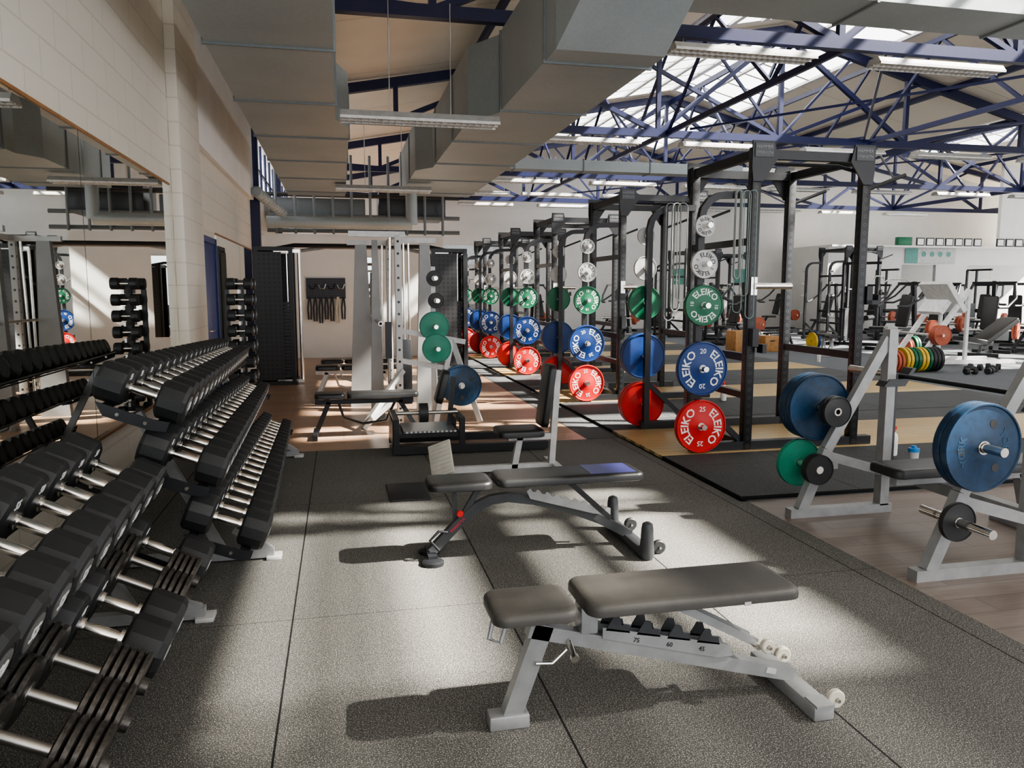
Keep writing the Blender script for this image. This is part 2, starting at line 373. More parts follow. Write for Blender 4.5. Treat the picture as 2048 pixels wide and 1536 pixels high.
# ------------------------------------------------------------ ducts
def duct(name,secs,label,fl=1.9):
    t=Thing(name,label,'air duct'); b=MB(); R=[]
    for y,x0,x1,z0,z1 in secs: R.append([b.bm.verts.new(p) for p in ((x0,y,z0),(x1,y,z0),(x1,y,z1),(x0,y,z1))])
    for A,B in zip(R,R[1:]):
        for j in range(4): b.bm.faces.new((A[j],A[(j+1)%4],B[(j+1)%4],B[j]))
    b.bm.faces.new(R[0]); b.bm.faces.new(list(reversed(R[-1])))
    t.add('duct_body',b,GALV,ang=8)
    y=secs[0][0]+.05
    while y<secs[-1][0]:
        for A,B in zip(secs,secs[1:]):
            if A[0]<=y<=B[0] and B[0]>A[0]:
                k=(y-A[0])/(B[0]-A[0]); x0,x1,z0,z1=[A[i]+(B[i]-A[i])*k for i in (1,2,3,4)]
                f=MB()
                f.slab(x0-.02,x1+.02,y-.012,y+.012,z0-.02,z0).slab(x0-.02,x0,y-.012,y+.012,z0,z1).slab(x1,x1+.02,y-.012,y+.012,z0,z1)
                t.add('joint_flange',f,GALVD); break
        y+=fl
    return t
duct('ventilation_duct',[(1.0,-1.0,0,3.45,4.1),(9.4,-1.0,0,3.45,4.1),(9.9,-1.0,.16,3.45,4.1),(17,-1.0,.16,3.45,4.1)],'long rectangular galvanised duct hung beside the wall').put(group='galvanised ducts')
duct('ventilation_duct',[(3.0,1.95,2.95,3.9,4.52),(5.9,1.95,2.85,3.9,4.52),(6.5,1.82,2.8,3.5,4.35),(8.9,1.82,2.8,3.5,4.35),(9.4,1.55,2.8,3.5,4.35),(13,1.55,2.8,3.5,4.35),(13.4,1.3,2.8,3.5,4.3),(17,1.3,2.8,3.5,4.3)],'large stepped rectangular galvanised duct below the trusses').put(group='galvanised ducts')
t=Thing('ventilation_duct','rectangular galvanised cross duct at roof level','air duct')
t.add('duct_body',MB().slab(2.97,14,7.1,7.8,4.36,4.9),GALV)
for i in range(6): t.add('joint_flange',MB().slab(3.4+i*1.9,3.43+i*1.9,7.08,7.82,4.34,4.92),GALVD)
t.put(group='galvanised ducts')
t=Thing('ventilation_duct','flat rectangular galvanised duct across the hall','air duct')
t.add('duct_body',MB().slab(2.82,8.8,16.0,16.4,4.0,4.22),GALV)
for i in range(4): t.add('joint_flange',MB().slab(3.6+i*1.5,3.62+i*1.5,15.98,16.42,3.98,4.24),GALVD)
t.put(group='galvanised ducts')
solo('round_duct',MB().cyl((-1.4,16.4,2.85),(1.5,16.4,2.85),.12,28).cyl((1.5,16.4,2.85),(1.5,16.4,3.51),.12,28),GALV,'round galvanised pipe above the partition','air duct')
fb=MB(); pts=[(-1.38+.3*k/11,14.4+k*.17,3.2-.016*k) for k in range(12)]
fb.tube(pts,.085,14)
for k in range(0,12): fb.lathe([(.085,-.02),(.098,0),(.085,.02)],'Y',pts[k],14)
solo('flexible_duct',fb,GALV,'crinkled silver flexible air hose','air duct')
t=Thing('plant_duct','grey bundled ducts and pipes resting above the partition','air duct')
t.add('housing',MB().slab(-1.45,.6,17.8,19.2,2.95,3.5,.02),GALVD); t.add('housing',MB().slab(.9,2.4,17.8,19.0,3.1,3.7,.02),DGREY)
for i in range(10): t.add('pipe',MB().cyl((-1.3+i*.4,17.56,2.7),(-1.3+i*.4,17.56,4.4),.03,10),GALVD)
for z in (2.78,3.1,3.55): t.add('pipe',MB().cyl((-1.5,17.70,z),(2.7,17.70,z),.045,10),GALVD if z<3.4 else DGREY)
t.put()
# ------------------------------------------------------------ strip lights
def strip(hang,label,dx=.8,hw=.95):
    sl=Thing('strip_light',label,'ceiling light')
    sl.add('housing',MB().prism([(-hw,-.15,.02),(-hw,.15,.02),(-hw,.09,.10),(-hw,-.09,.10)],(2*hw,0,0)),LAMPW)
    lv=MB()
    for i in range(24): lv.slab(-hw+.02+i*hw/12,-hw+.025+i*hw/12,-.14,.14,0,.025)
    lv.slab(-hw,hw,-.15,-.14,0,.03).slab(-hw,hw,.14,.15,0,.03).slab(-hw,hw,-.004,.004,0,.025)
    sl.add('louvre',lv,WHITE)
    for s in (-dx,dx): sl.add('hanger_chain',MB().cyl((s,0,.1),(s,0,hang),.006,6),STEEL)
    return sl
s1=strip(1.3,'long white louvred fluorescent strip light on chains',.34,.88); s2=strip(.17,'long white louvred fluorescent strip light under the truss')
for x,y,z in ((.93,8.9,3.34),(.85,14.9,3.32)): s1.put((x,y,z),group='strip lights')
for y in (9.1,14.9,20.7,26.5):
    for x in (4.95,7.75,10.5,13.2,16,18.8,21.6):
        if x>y*1.1+.5: continue
        s2.put((x,y,4.36),group='strip lights')
s3=strip(.2,'long white louvred fluorescent strip light under the bracing')
for x in (4.2,6.5,9.1,11.1):
    for y in (17.8,23.6): s3.put((x,y,4.38),group='strip lights')
# ------------------------------------------------------------ weight plates
def plate(R,th,mat,txt,kg,label,hub=True,lettercol=TXT):
    t=Thing('weight_plate',label,'weight plate')
    h=th/2; hb=min(.07,R*.32)
    t.add('disc',MB().lathe([(.027,-h*.8),(hb,-h*.8),(hb+.01,-h*.7),(R*.93,-h*.7),(R*.95,-h),(R*.985,-h),(R,-h*.75),(R,h*.75),(R*.985,h),(R*.95,h),(R*.93,h*.7),(hb+.01,h*.7),(hb,h*.8),(.027,h*.8)],'Y',n=44),mat)
    if hub: t.add('hub',MB().lathe([(.026,-h*.98),(hb*.5,-h*.98),(hb*.5,-h*.8),(.026,-h*.8)],'Y',n=24),STEEL,label='steel hub ring')
    if txt:
        k=R/.225
        for r in (0,math.pi): t.add('lettering',textmesh(txt,.098*k,.148*k,bold=.015),lettercol,loc=(0,-h*.7-.0012,0),rot=(math.pi/2,r,0))
        for sgn in (-1,1):
            t.add('lettering',textmesh(kg,.058*k,bold=.01),lettercol,loc=(sgn*.145*k,-h*.7-.0012,0),rot=(math.pi/2,sgn*math.pi/2,0))
    return t
PL={'r':plate(.24,.065,RED,'ELEIKO','25','red rubber bumper plate with white lettering'),
'b':plate(.24,.058,BLUE,'ELEIKO','20','blue rubber bumper plate with white lettering'),
'g':plate(.18,.05,GREEN,'ELEIKO','10','green rubber weight plate with white lettering'),
'w':plate(.125,.035,GWHITE,'ELEIKO','5','pale grey rubber weight plate with dark lettering',lettercol=TXTD),
's':plate(.094,.03,GWHITE,'ELEIKO','2','small pale grey weight plate with dark lettering',lettercol=TXTD),
'B':plate(.225,.045,BLUEW,'','','worn blue rubber-coated weight plate'),
'k':plate(.1,.03,BLK2,'','','small round black weight plate'),
'K':plate(.085,.03,BLK2,'','','small round black weight plate'),
't':plate(.16,.04,TGREEN,'','','green weight plate with steel hub'),
'y':plate(.225,.055,YEL,'','','yellow rubber bumper weight plate'),
'o':plate(.2,.05,ORG,'','','terracotta red rubber weight plate'),
'x':plate(.225,.06,BLK2,'','','black rubber bumper weight plate'),
'e':plate(.225,.055,GREEN,'','','green rubber bumper weight plate')}
for r in (0,math.pi): PL['B'].add('lettering',textmesh('YORK',.055,.13),FADE,loc=(0,-.0165,0),rot=(math.pi/2,r,0))
for a in (0,120,240): PL['B'].add('grip_hole',MB().cap([(.022,-.0005),(.02,.001)],'Y',n=16),TXTD,loc=(.13*math.cos(rad(a+30)),-.0165,.13*math.sin(rad(a+30))))
def put_plate(k,loc,ang=0,face=-1,grp=None,axis='Y'):
    rz=0 if face<0 else math.pi
    if axis=='X': rz=math.pi/2*(1 if face>0 else -1)
    m=Matrix.Rotation(rz,4,'Z')@Matrix.Rotation(ang,4,'Y')
    return PL[k].put(loc,m.to_euler(),group=grp)
# ------------------------------------------------------------ lifting platforms
lp=Thing('lifting_platform','low lifting platform with yellow wood deck and black rubber sides','lifting platform')
lp.add('rubber_tiles',MB().slab(0,6.2,0,1.39,0,.03,.004),RF2); lp.add('rubber_tiles',MB().slab(0,6.2,2.68,3.28,0,.03,.004),RF2)
lp.add('wood_deck',MB().slab(0,6.2,1.4,2.67,0,.03,.003),DECK)
for i in range(5): lp.put((2.76,4.88+3.3*i,0.001),group='lifting platforms')
# ------------------------------------------------------------ power rack
H=2.72
pr=Thing('power_rack','tall black steel power rack with plate storage posts','power rack')
up=MB().slab(-.042,.042,-.042,.042,0,H,.004).mesh('upright'); setmat(up,UPR)
for x,y in ((0,0),(1.11,0),(0,1.2),(1.11,1.2)): pr.add('upright',up,None,loc=(x,y,.0))
for a,b in (((-.55,0,.04),(1.3,0,.04)),((-.55,1.2,.04),(1.3,1.2,.04)),((0,0,.04),(0,1.2,.04))): pr.add('base_beam',MB().beam(a,b,.08),BLK)
for a,b in (((0,0,H-.06),(1.11,0,H-.06)),((0,1.2,H-.06),(1.11,1.2,H-.06)),((0,0,H-.06),(0,1.2,H-.06)),((1.11,0,H-.06),(1.11,1.2,H-.06))): pr.add('top_beam',MB().beam(a,b,.06,.08),BLK)
for z in (1.9,.5): pr.add('cross_brace',MB().beam((0,0,z),(0,1.2,z),.06),BLK)
for x,sg in ((0,1),(1.11,-1)):
    for y in (-.05,1.25):
        g=pr.add('gusset',MB().prism([(x-sg*.06,y-.008,H+.05),(x+sg*.15,y-.008,H+.05),(x+sg*.19,y-.008,H-.10),(x+sg*.05,y-.008,H-.30),(x-sg*.045,y-.008,H-.30),(x-sg*.06,y-.008,H-.18)],(0,.016,0)),BLK)
        if y<0:
            pr.add('nameplate',MB().slab(x+sg*.05-.09,x+sg*.05+.09,-.066,-.059,H-.09,H+.03),DGREY,g)
            pr.add('lettering',textmesh('HAMMER',.04,bold=0),TXTG,g,loc=(x+sg*.05,-.068,H-.005),rot=(math.pi/2,0,0))
            pr.add('lettering',textmesh('STRENGTH',.032,bold=0),TXTG,g,loc=(x+sg*.05,-.068,H-.055),rot=(math.pi/2,0,0))
pr.add('pull_up_bar',MB().tube([(0,.0,H-.2),(.2,.1,H-.12),(.9,.1,H-.12),(1.11,0,H-.2)],.017),BLK)
for y in (0,1.2): pr.add('pull_up_bar',MB().cyl((1.11,y,H-.35),(1.5,y-.05,H-.2),.018,10),BLK)
for y in (.02,1.18):
    pts=[(-.5,y,.04),(-.5,y,2.08)]+[(-.5+.22*(1-math.cos(a)),y,2.08+.22*math.sin(a)) for a in (rad(25),rad(50),rad(75),rad(90))]+[(0,y,2.31)]
    pr.add('storage_post',MB().sq(pts,.06),BLK)
    pr.add('strut',MB().beam((-.5,y,.5),(0,y,.04),.05),BLK)
    sg=-1 if y<.5 else 1
    for z in (.25,.77,1.33,1.69,2.02):
        pr.add('storage_peg',MB().cyl((-.5,y+sg*.03,z),(-.5,y+sg*.2,z),.0245,16).lathe([(.026,-.006),(.034,-.006),(.034,.006),(.026,.006)],'Y',(-.5,y+sg*.035,z),16),CHROME,label='chrome plate storage peg')
for x in (0,1.11): pr.add('safety_arm',MB().beam((x,.05,.85),(x,1.15,.85),.05,.07),BLK)
pr.add('bar_hook',MB().slab(1.16,1.22,-.06,.06,1.33,1.5).slab(1.16,1.3,-.06,.06,1.33,1.37).slab(1.28,1.3,-.06,.06,1.37,1.42),BLK)
pr.add('spotter_arm',MB().cyl((0,-.07,1.5),(.36,-.07,1.5),.028,16).slab(-.03,.03,-.06,-.04,1.42,1.58),CHROME,label='pale steel spotter arm')
pr.add('bar_hook',MB().slab(-.03,.03,-.12,-.045,.96,1.12).slab(.06,.1,-.14,-.045,.9,.98),BLK)
RX=3.63; RY=6.38; DZ=.031
for i in range(5):
    y0=RY+3.3*i
    pr.put((RX,y0,DZ),group='power racks')
    z=[.25,.77,1.33,1.69,2.02]
    angs=[math.pi/2+random.uniform(-.4,.4) for _ in range(5)]
    if i==0: angs=[math.pi/2+.05,math.pi/2,.1,.5,.2]
    for k,zz,a,th in zip('rbgws',z,angs,(.065,.058,.05,.035,.03)):
        put_plate(k,(RX-.5,y0-.055-th/2,zz+DZ),a,-1,'plates on the rack pegs')
        put_plate(k,(RX-.5,y0+1.255+th/2,zz+DZ),a+.6,1,'plates on the rack pegs')
        if i<3 and k in 'rb': put_plate(k,(RX-.5,y0+1.26+th*1.5,zz+DZ),a+.6,1,'plates on the rack pegs')
for x,y in ((14.4,20.0),(10.6,22.6),(12.6,24.4)): pr.put((x,y,.002),group='power racks')
def band(loc,L,w,mat,label):
    pts=[]
    for a in range(0,181,30): pts.append((-w*math.cos(rad(a)),0,w*math.sin(rad(a))))
    for a in range(0,181,30): pts.append((w*math.cos(rad(a)),0,-L-w*math.sin(rad(a))))
    solo('resistance_band',MB().sweep(pts,[(-.003,-.011),(.003,-.011),(.003,.011),(-.003,.011)],True),mat,label,'resistance band',loc,(0,0,random.uniform(-.6,.6)),'hanging resistance bands')
for i,(dx,L,m) in enumerate(((-.16,1.0,TEAL),(-.11,.85,BANDG),(-.2,.7,BANDG),(-.07,1.05,TEAL))): band((RX+dx,RY-.05-.02*i,2.33),L,.035,m,'pale teal rubber resistance band' if m is TEAL else 'grey rubber resistance band')
for i,(dx,L,m) in enumerate(((-.3,1.1,BANDG),(-.24,1.0,BANDG),(-.18,.9,BANDG))): band((RX+dx,RY+1.12-.02*i,2.33),L,.05,m,'grey rubber resistance band')
# ------------------------------------------------------------ dumbbells
def hexdb(num):
    t=Thing('dumbbell','black rubber dumbbell with a chrome handle','dumbbell')
    for sg in (-1,1):
        t.add('head',MB().cap([(.078,sg*.07),(.093,sg*.08),(.097,sg*.09),(.097,sg*.185),(.086,sg*.202),(.064,sg*.206),(.062,sg*.204)],'X',n=12,ph=rad(15)),BLK2,ang=25)
    t.add('handle',MB().lathe([(.017,-.072),(.02,-.03),(.021,0),(.02,.03),(.017,.072)],'X',n=16,closed=False).cap([(.028,-.072),(.028,-.055)],'X',n=16).cap([(.028,.055),(.028,.072)],'X',n=16),CHROME,label='chrome handle')
    t.add('end_cap',MB().cap([(.05,.203),(.05,.2075),(.047,.2085)],'X',n=24),MGREY,1)
    t.add('lettering',textmesh(num,.055,bold=.03),TXT,1,loc=(.2095,0,0),rot=(math.pi/2,0,math.pi/2))
    t.add('lettering',textmesh(num,.04,bold=.03),TXT,0,loc=(-.069,-.02,.054),rot=(math.pi/2,0,math.pi/2))
    return t
HEX=[hexdb(n) for n in ('60','55','50','45','40','35','30','25','20')]
ir=Thing('dumbbell','worn iron multi-disc dumbbell with a steel handle','dumbbell')
for sg in (-1,1):
    b=MB()
    for k in range(5):
        x=sg*(.085+.026*k); r=.106
        b.cap([(r-.012,x-.012),(r,x-.007),(r,x+.007),(r-.012,x+.012)],'X',n=32)
    b.cap([(.03,sg*.2),(.028,sg*.225)],'X',n=12); ir.add('disc_stack',b,IRON)
ir.add('handle',MB().cyl((-.08,0,0),(.08,0,0),.017,14),STEEL,label='bare steel handle')
ir.add('collar',MB().cap([(.035,-.085),(.035,-.07)],'X',n=16),STEEL); ir.add('collar',MB().cap([(.035,.07),(.035,.085)],'X',n=16),STEEL)
def dumb_rack(L,tiers,frontx,th):
    t=Thing('dumbbell_rack','tiered steel dumbbell rack against the mirror','dumbbell rack')
    c,s_=math.cos(th),math.sin(th)
    for x,z,r in tiers:
        for dx in (-.13,.13):
            px=x+dx*c-(r+.008)*s_; pz=z-dx*s_-(r+.008)*c
            t.add('shelf_rail',MB().box((px,L/2,pz),(.05,L,.008),rot=(0,th,0)),DGREY)
    for y in (.45,L-.3):
        e=MB(); e.beam((frontx+.02,y,.035),(tiers[0][0]-.25,y,.035),.05)
        x1,z1,r1=tiers[-1]; x0,z0,r0=tiers[0]
        e.beam((x1-.08,y,.05),(x0-.12,y,z0-r0-.05),.045,.05)
        e.beam((frontx,y,.05),(x1-.02,y,z1-r1-.05),.04,.04)
        t.add('end_frame',e,GREY)
        t.add('foot',MB().slab(frontx-.02,frontx+.06,y-.05,y+.05,.0,.02,.003),LGREY)
    for x,z,r in tiers:
        for y in (-.0,L):
            b=MB(); q=[(-.17,-r+.01),(.1,-r+.01),(.17,-r+.02),(.17,-r-.03),(.1,-r-.045),(-.12,-r-.045)]
            b.prism([(x+u*c+w_*s_,y-.004,z-u*s_+w_*c) for u,w_ in q],(0,.008,0))
            k=t.add('end_bracket',b,BLK)
            for u in (-.06,.07): t.add('bolt',MB().cap([(.011,-.003),(.009,-.009)],'Y',(x+u*c-(r+.018)*s_,y-.003,z-u*s_-(r+.018)*c),n=8),CHROME,k)
    return t
th1=rad(26); th2=rad(21)
T1=[(-1.06,.67,.115),(-.86,.29,.11)]
T2=[(-.95,1.0,.1),(-.78,.67,.1),(-.59,.33,.1)]
dumb_rack(2.7,T1,-.66,th1).put((0,1.2,0),group='dumbbell racks')
dumb_rack(3.45,T2,-.42,th2).put((0,3.93,0),group='dumbbell racks')
for ti,(x,z,r) in enumerate(T1):
    if ti==1: seq=[(1.5,'i'),(1.73,'i'),(1.95,'i'),(2.17,'i'),(2.39,'i'),(2.61,'i'),(2.86,'h'),(3.1,'h'),(3.33,'i'),(3.55,'i'),(3.78,'h')]
    else: seq=[(1.36+.222*k,'h') for k in range(12)]
    for k,(y,c) in enumerate(seq):
        if y>3.82: continue
        if c=='i': ir.put((x,y,z),(0,th1,0),group='dumbbells on the racks')
        else: HEX[min(8,max(0,(k//4)+ti*2))].put((x,y,z),(0,th1,0),group='dumbbells on the racks',scale=(1.19-.008*k) if ti==0 else 1.12)
for ti,(x,z,r) in enumerate(T2):
    y=4.04; k=0
    while y<7.3:
        s=(1.04,1.03,1.02)[ti]-.019*k; dr_=r-.097*s
        HEX[min(8,2+ti+k//4)].put((x-dr_*math.sin(th2),y,z-dr_*math.cos(th2)),(0,th2,0),group='dumbbells on the racks',scale=s)
        y+=.194*s+.002; k+=1
dt=Thing('dumbbell_tree','upright black stand holding small chrome dumbbells','dumbbell stand')
dt.add('post',MB().slab(-.03,.03,-.03,.03,.03,1.6),BLK); dt.add('post',MB().slab(-.16,-.12,-.03,.03,.03,1.5),BLK); dt.add('base',MB().slab(-.35,.35,-.25,.25,0,.03,.004),BLK)
for i in range(9): dt.add('cradle',MB().beam((.0,-.22,.2+i*.16),(0,.22,.2+i*.16),.02,.04),STEEL)
dt.put((-1.0,8.45,0))
for i in range(9):
    for y in (-.15,.15): HEX[8].put((-1.0,8.45+y,.2+i*.16+.078),(0,0,0),group='small dumbbells on the stand',scale=.62)
# ------------------------------------------------------------ benches
def pad(mb,x0,x1,y0,y1,z0,z1,c=.05):
    P=[]
    for cx,cy,a0 in ((x1-c,y1-c,0),(x0+c,y1-c,90),(x0+c,y0+c,180),(x1-c,y0+c,270)):
        for a in range(0,91,18): P.append((cx,cy,rad(a0+a)))
    rings=[]
    for z,ins in ((z0,.012),(z0+.006,0),(z1-.022,0),(z1-.012,.003),(z1-.004,.012),(z1,.03)):
        rings.append([mb.bm.verts.new((cx+(c-ins)*math.cos(a),cy+(c-ins)*math.sin(a),z)) for cx,cy,a in P])
    for A,B in zip(rings,rings[1:]):
        n=len(A)
        for j in range(n): mb.bm.faces.new((A[j],A[(j+1)%n],B[(j+1)%n],B[j]))
    mb.bm.faces.new(list(reversed(rings[0]))); mb.bm.faces.new(rings[-1]); return mb
def wheel(t,c,r=.035,w=.025,mat=CREAM):
    t.add('wheel',MB().lathe([(.008,-w/2),(r*.85,-w/2),(r,-w/3),(r,w/3),(r*.85,w/2),(.008,w/2)],'Y',c,24),mat,label='small transport wheel')
    t.add('axle',MB().cyl((c[0],c[1]-w,c[2]),(c[0],c[1]+w,c[2]),.007,10),STEEL)
ba=Thing('adjustable_bench','adjustable bench with charcoal pads and a silver steel frame','weight bench')
ba.add('seat_pad',pad(MB(),.46,.755,-.13,.13,.405,.45),VINYLG,label='charcoal vinyl seat pad',ang=60)
ba.add('back_pad',pad(MB(),.775,1.56,-.15,.15,.418,.465),VINYLG,label='charcoal vinyl back pad',ang=60)
ba.add('fabric_tag',MB().slab(1.33,1.355,-.152,-.149,.42,.433),LGREY)
ba.add('main_beam',MB().beam((.60,0,.345),(1.62,0,.07),.05,.05),GREY)
ba.add('front_leg',MB().beam((.655,0,.36),(.54,0,.04),.05,.065).slab(.46,.6,-.035,.035,0,.05,.006),GREY)
ba.add('seat_bracket',MB().beam((.52,0,.392),(.86,0,.378),.04,.03).tube([(.48,0,.395),(.46,-.02,.33),(.5,-.02,.31),(.53,0,.385)],.008),GREY)
ba.add('hinge_bracket',MB().slab(.78,.84,-.04,.04,.32,.415,.004),GREY)
for y in (-.033,.027):
    pts=[(.86,y,.295),(.86,y,.335),(1.34,y,.225),(1.36,y,.18),(1.3,y,.178)]
    li=ba.add('ladder_rail',MB().prism(pts,(0,.006,0)),GREY)
    for k in range(4):
        x=.9+.115*k; z=.326-.0262*k
        ba.add('ladder_tooth',MB().prism([(x-.03,y,z-.002),(x+.0,y,z+.045),(x+.022,y,z+.041),(x+.03,y,z+.01),(x+.055,y,z+.006),(x+.06,y,z-.02)],(0,.006,0)),DGREY,li,label='dark ladder notch')
    if y<0:
        for k,s in enumerate(('75','60','45')): ba.add('lettering',textmesh(s,.024,bold=0),TXTD,li,loc=(.985+.125*k,-.0345,.277-.029*k),rot=(math.pi/2,rad(12),0))
for y in (-.03,.03): ba.add('support_strut',MB().beam((1.1,y,.41),(1.45,y,.22),.018,.03),GREY)
ba.add('support_axle',MB().cyl((1.44,-.07,.22),(1.44,.06,.22),.012,10),CHROME)
ba.add('back_rail',MB().beam((.84,0,.406),(1.42,0,.406),.05,.02),GREY)
wheel(ba,(1.47,-.075,.225),.026)
ba.add('rear_foot',MB().slab(1.575,1.655,-.22,.22,.0,.055,.008).slab(1.58,1.65,-.225,-.15,.05,.06),GREY)
ba.add('badge',MB().box((1.52,-.027,.1),(.04,.004,.02),(0,rad(16),0)),LGREY)
wheel(ba,(1.69,-.17,.05),.034); wheel(ba,(1.69,.17,.05),.034)
ba.add('pop_pin',MB().cyl((.74,-.09,.27),(.74,-.02,.30),.009,10).cyl((.74,-.1,.265),(.74,-.085,.27),.015,12).tube([(.62,-.03,.23),(.68,-.03,.225),(.73,-.03,.27)],.008),CHROME)
ba.put((0,2.45,0))
bb=Thing('adjustable_bench','adjustable bench with black pads and an arched black frame','weight bench')
bb.add('seat_pad',pad(MB(),.44,.80,-.13,.13,.405,.455,.06),VINYL,ang=60); bb.add('back_pad',pad(MB(),.82,1.68,-.14,.14,.415,.465),VINYL,ang=60)
bb.add('blue_patch',MB().slab(1.36,1.63,-.115,.115,.4645,.466),LEAF,1,label='dark blue pad patch')  # dark blue patch on top of the back pad's end
arch=[(.46,0,.04),(.55,0,.13),(.64,0,.22),(.72,0,.285),(.8,0,.32),(.9,0,.33),(1.05,0,.305),(1.25,0,.25),(1.45,0,.165),(1.64,0,.06)]
a=bb.add('arched_beam',MB().sweep(arch,[(-.022,-.026),(.022,-.026),(.022,.026),(-.022,.026)]),DGREY)
bb.add('lettering',textmesh('PANATTA',.024),TXTR,a,loc=(.61,-.0235,.19),rot=(math.pi/2,rad(-44),0))
bb.add('front_foot',MB().cap([(.06,0),(.06,.02),(.045,.03)],'Z',(.46,-.1,0),n=20).cap([(.06,0),(.06,.02),(.045,.03)],'Z',(.46,.1,0),n=20).beam((.46,-.1,.03),(.46,.1,.03),.05,.03),BLK)
bb.add('carry_handle',MB().tube([(.5,-.05,.06),(.45,-.05,.12),(.5,-.05,.17),(.55,-.05,.16)],.008),BLK)
bb.add('seat_post',MB().beam((.62,0,.2),(.74,0,.4),.03).beam((.60,.03,.2),(.60,.03,.4),.025),DGREY)
bb.add('knob',MB().cap([(.016,-.05),(.02,-.045),(.016,-.03)],'Y',(.62,0,.26),n=16),CRED,label='red pop-pin knob')
for y in (-.05,.05): bb.add('back_strut',MB().beam((1.25,y,.41),(1.5,y,.18),.02,.03),BLK)
rk=MB(); y=-.055; rp=[(1.0,y,.37)]
for k in range(8):
    x=1.02+.055*k; z=.385-.016*k; rp+=[(x,y,z),(x+.015,y,z-.02),(x+.032,y,z-.022),(x+.04,y,z-.008)]
rp+=[(1.5,y,.24),(1.5,y,.2),(1.4,y,.215),(1.02,y,.325)]
bb.add('adjustment_ladder',rk.prism(rp,(0,.005,0)),GREY)
bb.add('rear_foot',MB().slab(1.6,1.67,-.28,.3,.01,.065,.008),DGREY)
for y in (-.27,.29): bb.add('foot_bumper',MB().cap([(.033,0),(.042,.03),(.033,.18),(.028,.205),(.01,.215)],'Z',(1.64,y,0),n=20),DGREY)
wheel(bb,(1.74,-.2,.04),.04,.03,BLK2); wheel(bb,(1.74,.24,.04),.04,.03,BLK2)
bb.put((0,4.17,0))
sb=Thing('upright_bench','upright seat bench with black pads, pale frame and footplate','weight bench')
sb.add('seat_pad',pad(MB(),0,.38,-.17,.17,.31,.37),VINYL,ang=60)
sb.add('back_pad',pad(MB(),-.26,.26,-.13,.13,0,.06),VINYL,loc=(.45,0,.63),rot=(0,rad(-82),0),ang=60)
sb.add('frame',MB().beam((.47,0,.05),(.52,0,.84),.05,.06).beam((.1,0,.29),(.48,0,.29),.05,.05).beam((.15,0,.03),(.2,0,.29),.05).beam((.5,-.25,.03),(.5,.25,.03),.06).beam((-.40,0,.04),(.5,0,.04),.05,.05),LGREY)
fp=sb.add('footplate',MB().slab(-.10,.10,-.01,.01,-.14,.14,.003),CREAM,loc=(-.47,-.12,.16),rot=(rad(-28),rad(-22),rad(-30)),label='cream ribbed footplate')
for k in range(8): sb.add('footplate_rib',MB().slab(-.09,.09,-.014,-.01,-.12+.034*k,-.112+.034*k),LGREY,fp)
sb.put((1.22,6.1,0))
solo('shadow_sheet',MB().slab(.31,.60,5.38,5.88,.0,.01,.003),BLK2,'thin black square sheet standing for the footplate shadow','mat',(0,0,.001))  # thin black sheet added where the footplate's cast shadow falls
lm=Thing('calf_machine','low black machine with chequer plate step and knee pad','gym machine')
lf=MB()
for x in (.035,.635):
    for y in (-.28,.28): lf.beam((x,y,.05),(x,y,.33),.05)
    lf.beam((x,-.3,.31),(x,.3,.31),.05)
lf.beam((0,-.28,.05),(1.45,-.28,.05),.07).beam((0,.28,.05),(1.45,.28,.05),.07).slab(.05,.62,-.28,.25,.16,.2).slab(.0,.03,-.28,.28,.08,.3)
lm.add('frame',lf,BLK)
lm.add('step_plate',MB().slab(.1,.58,-.3,.2,.205,.22),DIAM,label='chequered steel step plate')
lm.add('knee_pad',pad(MB(),-.16,.16,-.1,.1,0,.07),VINYL,loc=(.52,0,.58),rot=(0,rad(-75),0),ang=60)
lm.add('pad_post',MB().beam((.55,0,.2),(.6,0,.68),.045),BLK)
lm.add('lever',MB().cyl((.05,-.1,.36),(.62,-.1,.36),.018,12),STEEL)
lm.add('counterweight',MB().lathe([(.02,-.04),(.09,-.04),(.09,.04),(.02,.04)],'X',(.3,-.1,.36),28),BLK2)
lm.put((.43,7.2,0))
# ------------------------------------------------------------ smith machine
sm=Thing('smith_machine','pale grey smith machine with drilled posts and storage horns','gym machine')
upw=MB().slab(-.035,.035,-.035,.035,0,2.08,.003).mesh('u'); setmat(upw,UPRW)
for y in (0,1.6): sm.add('post',upw,None,loc=(.42,y,0))
for q in ([(-.1,1.5,0),(.22,1.5,0),(.14,1.5,2.06),(0,1.5,2.06)],[(.70,1.0,0),(.98,1.0,0),(.88,1.0,2.05),(.76,1.0,2.05)],[(.12,.5,0),(.28,.5,0),(.23,.5,2.06),(.17,.5,2.06)]):
    sm.add('tower_shroud',MB().prism(q,(0,.1,0)),GSHEET,label='tapered grey sheet shroud')
for y in (0,1.6): sm.add('guide_rod',MB().cyl((.3,y,.1),(.34,y,2.06),.016,14),CHROME)
for x in (.50,.56,.62): sm.add('guide_rod',MB().cyl((x,1.0,.1),(x,1.0,2.06),.012,10),CHROME)
sm.add('weight_stack',MB().slab(.48,.64,.93,1.07,.1,.9,.01),BLK)
for a,b in (((-.1,0,2.09),(.5,0,2.09)),((-.1,1.6,2.09),(.5,1.6,2.09)),((.42,0,2.09),(.42,1.6,2.09)),((.42,1.0,2.09),(.95,1.0,2.09))): sm.add('top_beam',MB().beam(a,b,.06),LGREY)
for a,b in (((.45,-.02,.62),(-.0,-.3,.03)),((.42,0,.35),(.02,-.2,.05)),((.45,0,1.05),(1.15,0,.92)),((.45,0,.72),(1.1,0,.6)),((1.0,0,.95),(1.3,-.1,.03)),((1.0,0,.95),(.8,-.1,.03))): sm.add('frame_leg',MB().beam(a,b,.055),LGREY)
